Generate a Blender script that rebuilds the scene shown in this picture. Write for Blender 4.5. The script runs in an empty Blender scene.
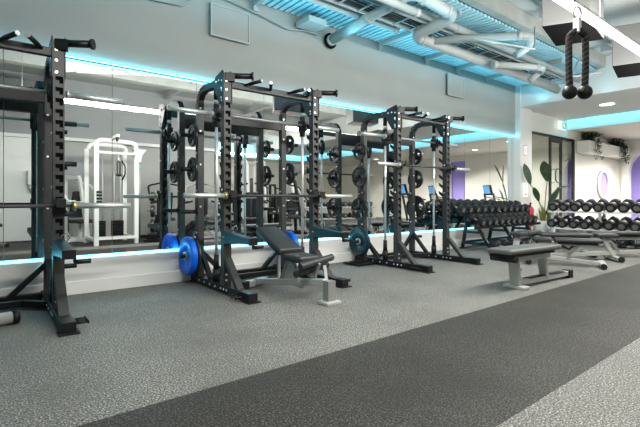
import bpy, bmesh, math, random
from mathutils import Vector, Matrix
random.seed(4)
PI = math.pi
S = bpy.context.scene
COL = S.collection

# ------------------------------------------------------------------ materials
def mat(name, col, rough=0.5, metal=0.0, spec=0.5, emit=None, estr=0.0, bump=None, noise=None):
    m = bpy.data.materials.new(name); m.use_nodes = True
    nt = m.node_tree; b = nt.nodes['Principled BSDF']
    b.inputs['Base Color'].default_value = (*col, 1)
    b.inputs['Roughness'].default_value = rough
    b.inputs['Metallic'].default_value = metal
    b.inputs['Specular IOR Level'].default_value = spec
    if emit:
        b.inputs['Emission Color'].default_value = (*emit, 1)
        b.inputs['Emission Strength'].default_value = estr
    if noise or bump:
        tc = nt.nodes.new('ShaderNodeTexCoord')
        n = nt.nodes.new('ShaderNodeTexNoise'); n.inputs['Scale'].default_value = (noise or bump)[0]
        n.inputs['Detail'].default_value = 3
        nt.links.new(tc.outputs['Object'], n.inputs['Vector'])
    if noise:
        r = nt.nodes.new('ShaderNodeMapRange'); a = noise[1]
        r.inputs['To Min'].default_value = 1 - a; r.inputs['To Max'].default_value = 1 + a
        r.inputs['From Min'].default_value = .25; r.inputs['From Max'].default_value = .75
        nt.links.new(n.outputs['Fac'], r.inputs['Value'])
        mx = nt.nodes.new('ShaderNodeVectorMath'); mx.operation = 'SCALE'
        mx.inputs[0].default_value = col
        nt.links.new(r.outputs['Result'], mx.inputs['Scale'])
        nt.links.new(mx.outputs[0], b.inputs['Base Color'])
    if bump:
        bp = nt.nodes.new('ShaderNodeBump'); bp.inputs['Strength'].default_value = bump[1]
        bp.inputs['Distance'].default_value = .01
        nt.links.new(n.outputs['Fac'], bp.inputs['Height'])
        nt.links.new(bp.outputs['Normal'], b.inputs['Normal'])
    return m

def floor_mat(name, base, fleck, dark, thr=.62):
    m = bpy.data.materials.new(name); m.use_nodes = True
    nt = m.node_tree; b = nt.nodes['Principled BSDF']
    tc = nt.nodes.new('ShaderNodeTexCoord')
    def vor(scale, lo, hi, c0, c1):
        v = nt.nodes.new('ShaderNodeTexNoise'); v.inputs['Scale'].default_value = scale
        v.inputs['Detail'].default_value = 3; v.inputs['Roughness'].default_value = .6
        nt.links.new(tc.outputs['Object'], v.inputs['Vector'])
        r = nt.nodes.new('ShaderNodeMapRange'); r.inputs['From Min'].default_value = lo; r.inputs['From Max'].default_value = hi
        nt.links.new(v.outputs['Fac'], r.inputs['Value'])
        x = nt.nodes.new('ShaderNodeMixRGB')
        nt.links.new(r.outputs['Result'], x.inputs['Fac'])
        if isinstance(c0, tuple): x.inputs[1].default_value = (*c0, 1)
        else: nt.links.new(c0.outputs[0], x.inputs[1])
        x.inputs[2].default_value = (*c1, 1)
        return x
    a = vor(100, .50, .60, base, fleck)
    c = vor(120, .54, .60, a, dark)
    d = vor(1.1, .42, .95, c, tuple(k * .7 for k in base))
    nt.links.new(d.outputs[0], b.inputs['Base Color'])
    b.inputs['Roughness'].default_value = .62
    b.inputs['Specular IOR Level'].default_value = .35
    return m

M = {}
M['black'] = mat('black_powder_coat', (.012, .0125, .013), .42, 0, .5)
M['graphite'] = mat('graphite_powder_coat', (.050, .051, .050), .45, .05, .5)
M['teal'] = mat('dark_teal_and_led_tint', (.004, .045, .06), .4, 0, .5)  # on the spotter arms the teal is cyan LED glow put into the colour
M['steel'] = mat('brushed_steel', (.36, .36, .35), .38, .5)
M['chrome'] = mat('chrome', (.62, .63, .61), .33, .55)
M['rod'] = mat('polished_guide_rod', (.74, .76, .76), .3, .6)
M['bright'] = mat('zinc_bolt', (.85, .85, .83), .35, .7)
M['silver'] = mat('silver_grey_paint', (.50, .50, .475), .42, .25)
M['vinyl'] = mat('dark_grey_vinyl', (.045, .048, .05), .42, 0, .5, bump=(60, .15))
M['vinyl2'] = mat('mid_grey_vinyl', (.115, .118, .112), .4, 0, .5, bump=(60, .12))
M['rubber'] = mat('black_rubber', (.018, .018, .019), .5, 0, .5)
M['iron'] = mat('plate_iron', (.028, .03, .031), .36, 0, .6)
M['blue'] = mat('blue_rubber_plate', (.002, .17, .80), .42, 0, .5)
M['bluelt'] = mat('pale_blue_mark', (.15, .4, .85), .5)
M['brass'] = mat('brass_ring', (.6, .52, .25), .35, .8)
M['white'] = mat('white_powder_coat', (.80, .80, .77), .4, 0, .5)
M['whitewall'] = mat('white_plinth_paint', (.74, .74, .71), .6, noise=(2, .02))
M['wall'] = mat('grey_wall_paint', (.36, .36, .335), .75, noise=(1.5, .03))
M['cream'] = mat('cream_wall_paint', (.78, .76, .70), .7, noise=(1.2, .02))
M['backwall'] = mat('back_wall_paint', (.40, .40, .385), .7, noise=(1.2, .03))
M['greywall'] = mat('mid_grey_wall_paint', (.36, .37, .37), .7)
M['ceil'] = mat('sprayed_ceiling', (.46, .48, .47), .85, bump=(9, .6), noise=(3, .08))
M['soffit'] = mat('soffit_paint', (.70, .71, .69), .7)
M['deck'] = mat('corrugated_deck_led_tint', (.50, .78, .86), .55, noise=(2, .1))  # cyan LED wash mixed into the deck's base colour
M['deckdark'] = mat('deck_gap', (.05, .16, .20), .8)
M['pipe'] = mat('pipe_paint', (.40, .43, .42), .5, noise=(4, .06))
M['casing'] = mat('pale_casing', (.17, .172, .168), .6)
M['beam'] = mat('beam_paint', (.36, .38, .36), .7, noise=(4, .1))
M['led'] = mat('cyan_led', (.3, .9, 1), .5, emit=(.16, .76, 1), estr=5)
M['ledlow'] = mat('cyan_led_low', (.3, .9, 1), .5, emit=(.2, .8, 1), estr=3.6)
M['cove'] = mat('cyan_cove_glow', (.65, .85, .9), .7, emit=(.22, .68, .82), estr=.45)  # LED light on the cove face put in as tint and emission
M['tube'] = mat('white_light_tube', (1, 1, 1), .5, emit=(1, .98, .92), estr=6)
M['lamp'] = mat('white_downlight', (1, 1, 1), .5, emit=(1, .97, .9), estr=9)
M['black2'] = mat('matt_black_grille', (.006, .006, .006), .8, 0, .1)
M['rope'] = mat('black_braided_rope', (.035, .033, .033), .8, bump=(200, .6))
M['ropelt'] = mat('grey_rope_fleck', (.13, .12, .115), .8)
M['purple'] = mat('lilac_paint_with_glow', (.33, .27, .60), .7, emit=(.33, .27, .60), estr=.18)  # faint emission brightens the lilac walls and panes, which are no lamps
M['leaf'] = mat('dark_green_leaf', (.055, .085, .05), .5, noise=(8, .3))
M['leafpale'] = mat('grey_green_leaf', (.20, .23, .16), .5, noise=(8, .3))
M['grass'] = mat('yellow_green_blade', (.30, .33, .12), .5)
M['soil'] = mat('potting_soil', (.05, .035, .02), .9)
M['red'] = mat('red_print', (.62, .06, .09), .5)
M['green'] = mat('exit_green', (.02, .42, .22), .5, emit=(.02, .5, .28), estr=.6)
M['signwhite'] = mat('sign_white', (.9, .92, .9), .5, emit=(.9, 1, .95), estr=.9)
M['screen'] = mat('blue_screen', (.1, .3, .6), .3, emit=(.12, .35, .7), estr=.9)
M['frame'] = mat('dark_window_frame', (.04, .04, .038), .4, .3)
M['number'] = mat('grey_number_print', (.17, .165, .155), .5)
M['pale'] = mat('pale_strip', (.5, .5, .48), .5)
M['yellow'] = mat('yellow_tag', (.55, .48, .1), .5)
M['floor'] = floor_mat('speckled_grey_rubber', (.150, .147, .134), (.48, .47, .435), (.018, .018, .017))
M['floordark'] = floor_mat('charcoal_rubber', (.036, .034, .030), (.15, .142, .125), (.008, .008, .007))

def mirror_mat():
    m = bpy.data.materials.new('mirror_glass'); m.use_nodes = True
    nt = m.node_tree; nt.nodes.clear()
    o = nt.nodes.new('ShaderNodeOutputMaterial'); g = nt.nodes.new('ShaderNodeBsdfGlossy')
    g.inputs['Roughness'].default_value = 0; g.inputs['Color'].default_value = (.86, .88, .87, 1)
    nt.links.new(g.outputs[0], o.inputs[0]); return m
def glass_mat():
    m = bpy.data.materials.new('clear_glass'); m.use_nodes = True
    nt = m.node_tree; nt.nodes.clear()
    o = nt.nodes.new('ShaderNodeOutputMaterial'); g = nt.nodes.new('ShaderNodeBsdfGlossy')
    t = nt.nodes.new('ShaderNodeBsdfTransparent'); x = nt.nodes.new('ShaderNodeMixShader')
    g.inputs['Roughness'].default_value = .01
    t.inputs['Color'].default_value = (.72, .76, .74, 1); x.inputs[0].default_value = .3
    nt.links.new(t.outputs[0], x.inputs[1]); nt.links.new(g.outputs[0], x.inputs[2])
    nt.links.new(x.outputs[0], o.inputs[0]); return m
M['mirror'] = mirror_mat(); M['glass'] = glass_mat()

# ------------------------------------------------------------------ mesh builder
class MB:
    def __init__(s): s.v = []; s.f = []; s.m = []; s.sm = []
    def add(s, vs, fs, mi=0, smooth=False):
        o = len(s.v); s.v += [tuple(v) for v in vs]
        for f in fs: s.f.append([o + i for i in f]); s.m.append(mi); s.sm.append(smooth)
        return s
    def box(s, x0, x1, y0, y1, z0, z1, mi=0):
        vs = [(x, y, z) for z in (z0, z1) for y in (y0, y1) for x in (x0, x1)]
        return s.add(vs, [(0, 2, 3, 1), (4, 5, 7, 6), (0, 1, 5, 4), (2, 6, 7, 3), (0, 4, 6, 2), (1, 3, 7, 5)], mi)
    def obox(s, c, size, rot=(0, 0, 0), mi=0):
        from mathutils import Euler
        R = Euler(rot).to_matrix(); c = Vector(c)
        vs = [c + R @ Vector((x * size[0] / 2, y * size[1] / 2, z * size[2] / 2)) for z in (-1, 1) for y in (-1, 1) for x in (-1, 1)]
        return s.add(vs, [(0, 2, 3, 1), (4, 5, 7, 6), (0, 1, 5, 4), (2, 6, 7, 3), (0, 4, 6, 2), (1, 3, 7, 5)], mi)
    def bar(s, p, q, w, h, side=None, mi=0, w2=None, h2=None):
        p = Vector(p); q = Vector(q); d = (q - p).normalized()
        if side is None:
            up = Vector((0, 0, 1)) if abs(d.z) < .95 else Vector((0, 1, 0))
            a = d.cross(up).normalized()
        else: a = Vector(side); a = (a - d * a.dot(d)).normalized()
        b = a.cross(d).normalized()
        w2 = w if w2 is None else w2; h2 = h if h2 is None else h2
        vs = []
        for c, ww, hh in ((p, w, h), (q, w2, h2)):
            for i, j in ((-1, -1), (1, -1), (1, 1), (-1, 1)): vs.append(c + a * (i * ww / 2) + b * (j * hh / 2))
        return s.add(vs, [(3, 2, 1, 0), (4, 5, 6, 7), (0, 1, 5, 4), (1, 2, 6, 5), (2, 3, 7, 6), (3, 0, 4, 7)], mi)
    def cyl(s, p, q, r, seg=16, mi=0, r2=None, cap=True):
        p = Vector(p); q = Vector(q); d = (q - p).normalized()
        a = d.orthogonal().normalized(); b = d.cross(a); r2 = r if r2 is None else r2
        vs = []
        for c, rr in ((p, r), (q, r2)):
            for k in range(seg):
                t = 2 * PI * k / seg; vs.append(c + a * (rr * math.cos(t)) + b * (rr * math.sin(t)))
        s.add(vs, [(k, (k + 1) % seg, seg + (k + 1) % seg, seg + k) for k in range(seg)], mi, True)
        if cap:
            s.add(vs[:seg], [tuple(reversed(range(seg)))], mi); s.add(vs[seg:], [tuple(range(seg))], mi)
        return s
    def tube(s, pts, r, seg=10, mi=0, cap=True):
        pts = [Vector(p) for p in pts]; n = len(pts); vs = []; prev = None
        rr = r if isinstance(r, (list, tuple)) else [r] * n
        for i, p in enumerate(pts):
            d = (pts[min(i + 1, n - 1)] - pts[max(i - 1, 0)]).normalized()
            a = d.orthogonal().normalized() if prev is None else (prev - d * prev.dot(d)).normalized()
            prev = a; b = d.cross(a)
            for k in range(seg):
                t = 2 * PI * k / seg; vs.append(p + a * (rr[i] * math.cos(t)) + b * (rr[i] * math.sin(t)))
        fs = [(i * seg + k, i * seg + (k + 1) % seg, (i + 1) * seg + (k + 1) % seg, (i + 1) * seg + k) for i in range(n - 1) for k in range(seg)]
        s.add(vs, fs, mi, True)
        if cap:
            s.add(vs[:seg], [tuple(reversed(range(seg)))], mi); s.add(vs[-seg:], [tuple(range(seg))], mi)
        return s
    def lathe(s, prof, c=(0, 0, 0), axis=(0, 0, 1), seg=28, mi=0, smooth=True, a0=0, a1=2 * PI):
        # prof: (r, h) list along the axis; closed surface when it starts and ends at r=0 or on itself
        c = Vector(c); d = Vector(axis).normalized(); a = d.orthogonal().normalized(); b = d.cross(a)
        full = abs(a1 - a0 - 2 * PI) < 1e-6; ns = seg if full else seg + 1; vs = []
        for r, h in prof:
            for k in range(ns):
                t = a0 + (a1 - a0) * k / seg; vs.append(c + d * h + a * (r * math.cos(t)) + b * (r * math.sin(t)))
        fs = []
        for i in range(len(prof) - 1):
            for k in range(seg):
                k2 = (k + 1) % ns if full else k + 1
                fs.append((i * ns + k, i * ns + k2, (i + 1) * ns + k2, (i + 1) * ns + k))
        s.add(vs, fs, mi, smooth)
        if not full and len(prof) > 3:
            n = len(prof) - 1
            s.add([vs[i * ns] for i in range(n)], [tuple(range(n))], mi)
            s.add([vs[i * ns + ns - 1] for i in range(n)], [tuple(reversed(range(n)))], mi)
        return s
    def prism(s, poly, h0, h1, plane='yz', mi=0):
        # poly in the named plane, extruded along the third axis from h0 to h1
        def P(a, b, h): return {'yz': (h, a, b), 'xz': (a, h, b), 'xy': (a, b, h)}[plane]
        n = len(poly); vs = [P(a, b, h0) for a, b in poly] + [P(a, b, h1) for a, b in poly]
        return s.add(vs, [tuple(reversed(range(n))), tuple(range(n, 2 * n))] + [(k, (k + 1) % n, n + (k + 1) % n, n + k) for k in range(n)], mi)
    def pieces(s, name, mats, parent, per, bevel=0):
        # 'per' = list of (nverts, nfaces) is found from connectivity: every separate piece becomes its own object
        import itertools
        par = list(range(len(s.v)))
        def find(a):
            while par[a] != a: par[a] = par[par[a]]; a = par[a]
            return a
        key = {}
        for i, v in enumerate(s.v):
            k = tuple(round(c, 5) for c in v)
            if k in key: par[find(i)] = find(key[k])
            else: key[k] = i
        for f in s.f:
            for a in f[1:]: par[find(a)] = find(f[0])
        groups = {}
        for fi, f in enumerate(s.f): groups.setdefault(find(f[0]), []).append(fi)
        out = []
        for g in groups.values():
            m = MB(); idx = {}
            for fi in g:
                ff = []
                for a in s.f[fi]:
                    if a not in idx: idx[a] = len(m.v); m.v.append(s.v[a])
                    ff.append(idx[a])
                m.f.append(ff); m.m.append(s.m[fi]); m.sm.append(s.sm[fi])
            out.append(m.build(name, mats, parent, bevel))
        return out
    def build(s, name, mats, parent=None, bevel=0, label=None, segs=2):
        me = bpy.data.meshes.new(name); me.from_pydata(s.v, [], s.f)
        if not isinstance(mats, (list, tuple)): mats = [mats]
        for m in mats: me.materials.append(m if not isinstance(m, str) else M[m])
        me.polygons.foreach_set('material_index', s.m); me.polygons.foreach_set('use_smooth', s.sm)
        bm = bmesh.new(); bm.from_mesh(me)
        bmesh.ops.remove_doubles(bm, verts=bm.verts, dist=1e-5)
        bmesh.ops.recalc_face_normals(bm, faces=bm.faces)
        bm.to_mesh(me); bm.free()
        o = bpy.data.objects.new(name, me); COL.objects.link(o)
        if parent: o.parent = parent
        if bevel:
            b = o.modifiers.new('bevel', 'BEVEL'); b.width = bevel; b.segments = segs; b.limit_method = 'ANGLE'; b.angle_limit = .6
        if label: o['label'] = label
        return o

def tag(o, label=None, cat=None, group=None, kind=None):
    if label: o['label'] = label
    if cat: o['category'] = cat
    if group: o['group'] = group
    if kind: o['kind'] = kind
    return o
def thing(name, label, cat, loc=(0, 0, 0), rz=0, group=None):
    o = bpy.data.objects.new(name, None); COL.objects.link(o)
    o.empty_display_size = .1; o.location = loc; o.rotation_euler = (0, 0, rz)
    return tag(o, label, cat, group)
def struct(name, mb, m, parent=None, bevel=0):
    o = mb.build(name, m, parent, bevel)
    if parent is None: o['kind'] = 'structure'
    return o
def dup(root, loc, rz=0, label=None, group=None, scale=None):
    r = root.copy(); COL.objects.link(r); r.location = loc; r.rotation_euler = (0, 0, rz)
    if scale: r.scale = (scale,) * 3 if not isinstance(scale, tuple) else scale
    if label: r['label'] = label
    if group: r['group'] = group
    for ch in list(root.children):
        c = ch.copy(); COL.objects.link(c); c.parent = r
        for g in list(ch.children):
            d = g.copy(); COL.objects.link(d); d.parent = c
    return r
ORD = ['first', 'second', 'third', 'fourth', 'fifth', 'sixth', 'seventh', 'eighth', 'ninth', 'tenth', 'eleventh', 'twelfth', 'thirteenth']

# ------------------------------------------------------------------ camera
cam = bpy.data.cameras.new('camera'); co = bpy.data.objects.new('camera', cam); COL.objects.link(co)
cam.sensor_width = 36; cam.lens = 24; cam.shift_y = -14.5 / 640
cam.clip_start = .05; cam.clip_end = 100
co.location = (0, 0, 1.0); co.rotation_euler = (PI / 2, 0, math.atan2(.786, .618) - PI / 2)
S.camera = co

# ------------------------------------------------------------------ the setting
WY = 5.15      # face of the wall above the mirror
MY = 5.22      # mirror plane
XL, XE, YB = -4.0, 10.08, -9.0
struct('floor', MB().box(XL, 17.2, .42, .995, -.1, 0).box(XL, 17.2, 2.135, 9.5, -.1, 0), 'floor')
struct('floor_machine_zone', MB().box(XL, 17.2, -9.2, .42, -.1, 0), 'floordark')
struct('floor_stripe', MB().box(XL, 17.2, .995, 2.135, -.1, .001), 'floordark')
mb = MB().box(XL, XE, 5.19, 5.4, 2.5, 3.9)
struct('wall_mirror_side', mb, 'wall')
struct('wall_mirror_backing', MB().box(XL, XE, MY + .012, 5.4, 0, 2.5), 'wall')
# mirror in panels 1 m wide
k = 0; x = .146 - 4 * .983
edges = []
while x < XE: edges.append(x); x += .983
edges = [XL + .02] + [e for e in edges if e > XL + .1] + [XE - .005]
mr = thing('wall_mirror', 'frameless mirror wall in tall panels behind the squat racks', 'mirror', (0, MY, 0))
for a, b in zip(edges[:-1], edges[1:]):
    MB().box(a + .003, b - .003, 0, .01, .375, 2.499).build('mirror_panel', 'mirror', mr)
struct('wall_plinth', MB().box(XL, XE, 5.115, MY + .005, 0, .368), 'whitewall', bevel=.004)
struct('baseboard_mirror', MB().box(XL, XE, 5.09, 5.115, 0, .137), 'whitewall', bevel=.004)
o = MB().box(XL, XE, 5.163, 5.189, 2.499, 2.508).build('led_strip', 'led')
tag(o, 'cyan LED light strip along the top edge of the mirror wall', 'light strip')
o = MB().box(XL, XE, 5.165, 5.195, .369, .385).build('led_strip', 'ledlow')
tag(o, 'cyan LED light strip on the white plinth below the mirror', 'light strip')
# pillar at the end of the mirror
struct('wall_pillar', MB().box(XE, 10.65, 5.06, 5.4, 0, 3.9), 'whitewall', bevel=.005)
# corrugated deck next to the mirror wall (ribs run across the room)
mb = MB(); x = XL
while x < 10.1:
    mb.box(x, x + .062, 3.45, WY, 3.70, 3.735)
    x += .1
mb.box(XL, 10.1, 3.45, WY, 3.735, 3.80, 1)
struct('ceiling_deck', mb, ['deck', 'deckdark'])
struct('ceiling', MB().box(XL, 10.1, YB, 3.45, 3.95, 4.1).box(XL, 10.1, 3.45, 5.4, 3.801, 4.1), 'ceil')
struct('ceiling_soffit', MB().box(10.1, 12.8, YB, WY, 3.2, 4.1), 'soffit')
struct('ceiling_low', MB().box(12.98, 17.2, YB, WY, 2.95, 3.1).box(5.6, 12.98, YB, -7.6, 2.95, 3.1), 'cream')
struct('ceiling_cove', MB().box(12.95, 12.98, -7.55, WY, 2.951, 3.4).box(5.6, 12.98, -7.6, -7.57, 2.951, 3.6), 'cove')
o = MB().box(12.84, 12.92, -7.5, WY - .02, 3.36, 3.40).build('led_strip', 'led')
tag(o, 'cyan cove LED strip tucked behind the far ceiling soffit', 'light strip')
o = MB().box(5.7, 12.75, -7.5, -7.42, 3.12, 3.16).build('led_strip', 'led')
tag(o, 'cyan LED strip above the far back floor reflected in the mirror', 'light strip')
struct('ceiling_cove_lid', MB().box(12.8, 17.2, -9, WY, 3.55, 3.9), 'soffit')
# beams of the sprayed ceiling
mb = MB()
mb.box(XL, 10.1, 3.28, 3.42, 3.72, 3.95)
for y in (.2, -2.4, -5.0): mb.box(XL, 10.1, y - .12, y + .12, 3.66, 3.95)
struct('ceiling_beam', mb, 'beam', bevel=.01)
mb = MB()
for x in (-1.6, 1.2, 4.0, 6.8, 9.3): mb.box(x - .05, x + .05, YB, 3.1, 3.80, 3.95)
struct('ceiling_rib', mb, 'ceil')
# back walls
struct('wall_back', MB().box(XL, 5.6, -1.95, -1.75, 0, 3.95), 'backwall')
struct('wall_white_panel', MB().box(-1.5, 1.0, -1.75, -1.72, .02, 2.44), 'white')
struct('wall_back_upper', MB().box(XL, 5.6, -1.75, -1.70, 2.5, 3.95), 'greywall')
struct('trim_1', MB().box(XL, 5.62, -1.70, -1.66, 2.44, 2.52), 'white')
struct('wall_far_back', MB().box(5.6, 17.2, YB - .2, YB, 0, 4.1), 'cream')
struct('wall_return', MB().box(5.5, 5.6, YB, -1.75, 0, 4.1), 'cream')
struct('wall_left', MB().box(XL - .2, XL, -1.9, 5.4, 0, 4.1), 'cream')
struct('wall_grey_panel', MB().box(1.1, 2.0, -1.75, -1.73, .9, 2.1), 'greywall')
# far end wall with the purple openings
mb = MB()
mb.box(17.0, 17.2, YB, -1.45, 0, 3.1).box(17.0, 17.2, -.62, 3.4, 0, 3.1).box(17, 17.2, -1.45, -.62, 2.72, 3.1)
cy, R_, sp = 4.12, .72, 1.9     # arch opening
mb.box(17, 17.2, cy + R_, WY, 0, 3.1)
N = 16
for k in range(N):
    a0 = PI * k / N; a1 = PI * (k + 1) / N
    y0, z0, y1, z1 = cy + R_ * math.cos(a0), sp + R_ * math.sin(a0), cy + R_ * math.cos(a1), sp + R_ * math.sin(a1)
    mb.prism([(y0, z0), (y0, 3.1), (y1, 3.1), (y1, z1)], 17, 17.2, 'yz')
struct('wall_end', mb, 'cream')
mb = MB()
for k in range(N):
    a0 = PI * k / N; a1 = PI * (k + 1) / N
    q = [(cy + r * math.cos(a), sp + r * math.sin(a)) for r, a in ((R_, a0), (R_ + .22, a0), (R_ + .22, a1), (R_, a1))]
    mb.prism(q, 16.95, 17, 'yz')
mb.box(16.95, 17, cy + R_, cy + R_ + .22, 0, sp).box(16.95, 17, cy - R_ - .22, cy - R_, 0, sp)
struct('trim_2', mb, 'whitewall')
struct('wall_beyond_arch', MB().box(17.6, 17.7, -2, 5.4, 0, 3.1), 'purple')
mb = MB().box(16.96, 17, cy - .5, cy + .6, 1.86, 1.90).box(16.96, 17, cy - .5, cy + .6, 1.98, 2.02)
struct('door_1', MB().box(17.25, 17.3, -1.45, -.62, 0, 2.72), 'purple')

# glazed partition
mb = MB().box(10.65, 13.45, WY, 5.35, 2.72, 4.1)
struct('wall_above_glass', mb, 'whitewall')
wn = thing('window_1', None, None, (0, WY, 0)); wn['kind'] = 'structure'
mb = MB()
for x in (10.68, 11.95, 12.62, 13.42): mb.box(x - (.03 if x > 12.5 else .016), x + (.03 if x > 12.5 else .016), .02, .08, 0, 2.72)
mb.box(10.65, 13.45, .02, .08, 2.66, 2.72).box(10.65, 13.45, .02, .08, 0, .08)
mb.box(11.95, 12.62, .015, .085, 2.58, 2.66)
mb.build('window_frame', 'frame', wn, .004)
MB().box(10.68, 11.93, .045, .052, .08, 2.66).box(12.64, 13.42, .045, .052, .08, 2.66).build('window_pane', 'glass', wn)
dr = thing('door_2', None, None, (0, WY, 0)); dr['kind'] = 'structure'
MB().box(11.98, 12.59, .045, .055, .02, 2.56).build('door_pane', 'glass', dr)
mb = MB().box(11.98, 12.01, .03, .07, .02, 2.57).box(12.56, 12.59, .03, .07, .02, 2.57).box(11.98, 12.59, .03, .07, 2.54, 2.57)
mb.build('door_frame', 'frame', dr)
mb = MB()
mb.tube([(12.3 + .19 * math.cos(2 * PI * k / 24), -.02, 1.63 + .19 * math.sin(2 * PI * k / 24)) for k in range(25)], .012, 8)
mb.cyl((12.3, -.02, 1.82), (12.3, .05, 1.82), .01).build('door_handle', 'black', dr)
# room behind the glass
struct('wall_behind_glass', MB().box(10.9, 13.5, 8.6, 8.7, 0, 3.1).box(10.7, 10.9, 5.4, 8.7, 0, 3.1).box(13.45, 13.65, 5.16, 8.7, 0, 3.1), 'cream')
struct('ceiling_behind_glass', MB().box(10.7, 13.6, 5.35, 8.7, 2.95, 3.1), 'soffit')
for i, p in enumerate(((11.6, 6.2), (12.5, 7.2))):
    o = MB().cyl((p[0], p[1], 2.93), (p[0], p[1], 2.95), .09, 20).build('downlight', 'lamp')
    tag(o, ['round white downlight behind the glass partition nearest the pillar', 'round white downlight deeper in the room behind the glass door'][i], 'downlight', 'downlights behind the glass')
# wall with planters beyond the glass
mb = MB().box(13.45, 17.2, WY, 5.35, 0, 3.1)
struct('wall_far_side', mb, 'cream')
o = thing('planter_box', 'long white wall planter box high beside the glass partition', 'planter', (13.5, WY - .02, 2.33))
MB().box(0, 3.4, -.32, -.29, 0, .35).box(0, .03, -.29, 0, 0, .35).box(3.37, 3.4, -.29, 0, 0, .35).box(0, 3.4, -.29, 0, 0, .03).build('planter_shell', 'white', o, .006)
MB().box(.03, 3.37, -.29, 0, .25, .28).build('soil', 'soil', o)
def trailing_plant(x, label, seed):
    rnd = random.Random(seed)
    t = thing('trailing_plant', label, 'plant', (x, 4.98, 2.61), 0, 'trailing plants in the wall planter')
    mb = MB(); st = MB()
    for k in range(34):
        a = rnd.uniform(0, 2 * PI); L = rnd.uniform(.12, .38); up = rnd.uniform(.1, .35)
        drop = rnd.random() < .35 and math.sin(a) < 0
        pts = []
        for j in range(7):
            u = j / 6
            px_, py_ = L * u * math.cos(a), L * u * math.sin(a) * .8
            pz = up * math.sin(u * 2.2) - (.55 * u * u if drop else 0)
            py_ = min(py_, .12)
            if drop: py_ = min(py_, -.22 * min(1, u * 2.5))
            pts.append((px_, py_, pz))
        st.tube(pts, .004, 5)
        for p in pts[1:]:
            for _ in range(3):
                c = Vector(p) + Vector((rnd.uniform(-.05, .05), rnd.uniform(-.05, .02), rnd.uniform(-.03, .05)))
                d = Vector((rnd.uniform(-1, 1), rnd.uniform(-1, .3), rnd.uniform(-.6, .6))).normalized(); e = d.orthogonal().normalized()
                l = rnd.uniform(.06, .10)
                mb.add([c, c + d * l * .5 + e * l * .3, c + d * l, c + d * l * .5 - e * l * .3], [(0, 1, 2, 3)])
    mb.build('foliage', 'leaf', t); st.build('stems', 'leafpale', t)
trailing_plant(14.0, 'trailing green plant nearest the glass in the white wall planter', 1)
trailing_plant(16.1, 'trailing green plant at the far end of the white wall planter', 2)
# round framed opening and small frames on that wall
o = thing('round_window', 'round white framed lilac porthole on the wall under the planter', 'window', (15.5, WY - .02, 1.46))
MB().lathe([(.38, 0), (.46, 0), (.46, -.06), (.38, -.06), (.38, 0)], (0, 0, 0), (0, 1, 0), 36).build('porthole_frame', 'white', o)
MB().cyl((0, -.005, 0), (0, .01, 0), .385, 36).build('porthole_pane', 'purple', o)
o = thing('switch_plate', 'row of pale square plates on the wall beside the porthole', 'switch plate', (14.0, WY - .012, 1.35))
MB().box(0, .85, 0, .01, 0, .28).build('plate', 'soffit', o)
for k in range(4): MB().box(.05 + .2 * k, .2 + .2 * k, -.008, 0, .05, .23).build('switch', 'pale', o)

# end wall downlights of the low ceiling, seen directly and in the mirror
for i, (x, y, z) in enumerate(((11.3, 3.65, 3.2), (14.6, -1.2, 2.95), (15.2, 1.0, 2.95), (15.0, -4.2, 2.95), (13.9, 3.1, 2.95))):
    t = thing('downlight', ['round white downlight set in the soffit right of the rope', 'round downlight of the far low ceiling nearest the lilac doorway', 'round downlight of the far low ceiling above the treadmills', 'round downlight of the far low ceiling at the back', 'round downlight of the far low ceiling nearest the planter'][i], 'downlight', (x, y, z), 0, 'round downlights')
    MB().cyl((0, 0, -.012), (0, 0, 0), .12 if i else .15, 24).build('lamp_lens', 'lamp', t)
    r = .13 if i else .165
    MB().lathe([(r - .015, 0), (r + .02, 0), (r + .02, -.02), (r - .015, -.02), (r - .015, 0)], (0, 0, 0), (0, 0, 1), 24).build('lamp_ring', 'white', t)
# exit sign
t = thing('exit_sign', 'green and white running man exit sign above the glass partition', 'sign', (12.3, 5.02, 2.98))
MB().box(-.19, .19, 0, .04, -.1, .12).build('sign_body', 'signwhite', t, .005)
mb = MB().box(-.02, .17, -.006, 0, -.08, .10)
mb.build('sign_panel', 'green', t)
mb = MB().cyl((.06, -.012, .065), (.06, -.006, .065), .014, 12)
mb.bar((.065, -.009, .045), (.075, -.009, 0), .022, .006, (1, 0, 0)).bar((.075, -.009, 0), (.045, -.009, -.03), .012, .006, (1, 0, 0)).bar((.075, -.009, 0), (.11, -.009, -.045), .012, .006, (1, 0, 0)).bar((.065, -.009, .04), (.03, -.009, .02), .01, .006, (1, 0, 0)).bar((.065, -.009, .04), (.10, -.009, .03), .01, .006, (1, 0, 0))
mb.build('running_figure', 'signwhite', t)
MB().cyl((0, .02, .12), (0, .02, .22), .01).build('sign_stem', 'white', t)
# sign and hose point on the pillar
t = thing('fire_equipment_sign', 'small red outlined upright sign on the white pillar', 'sign', (10.32, 5.055, 2.06))
MB().box(-.07, .07, 0, .004, 0, .24).build('sign_panel', 'red', t)
MB().box(-.052, .052, -.003, 0, .018, .222).build('sign_face', 'signwhite', t)
MB().box(-.02, .02, -.005, -.003, .05, .15).box(-.006, .02, -.005, -.003, .15, .19).build('sign_symbol', 'red', t)
t = thing('fire_extinguisher', 'red fire extinguisher hung low on the white pillar', 'extinguisher', (10.36, 4.96, .36))
MB().lathe([(0, 0), (.07, .0), (.08, .02), (.08, .38), (.06, .44), (.025, .47), (0, .47)], (0, 0, 0)).build('cylinder_body', 'red', t)
MB().cyl((0, 0, .47), (0, 0, .53), .02).box(-.02, .09, -.012, .012, .53, .55).build('valve', 'black', t)
MB().tube([(0, 0, .5), (-.09, -.01, .46), (-.11, -.02, .3), (-.095, -.02, .12)], .012).build('hose', 'black', t)
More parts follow.
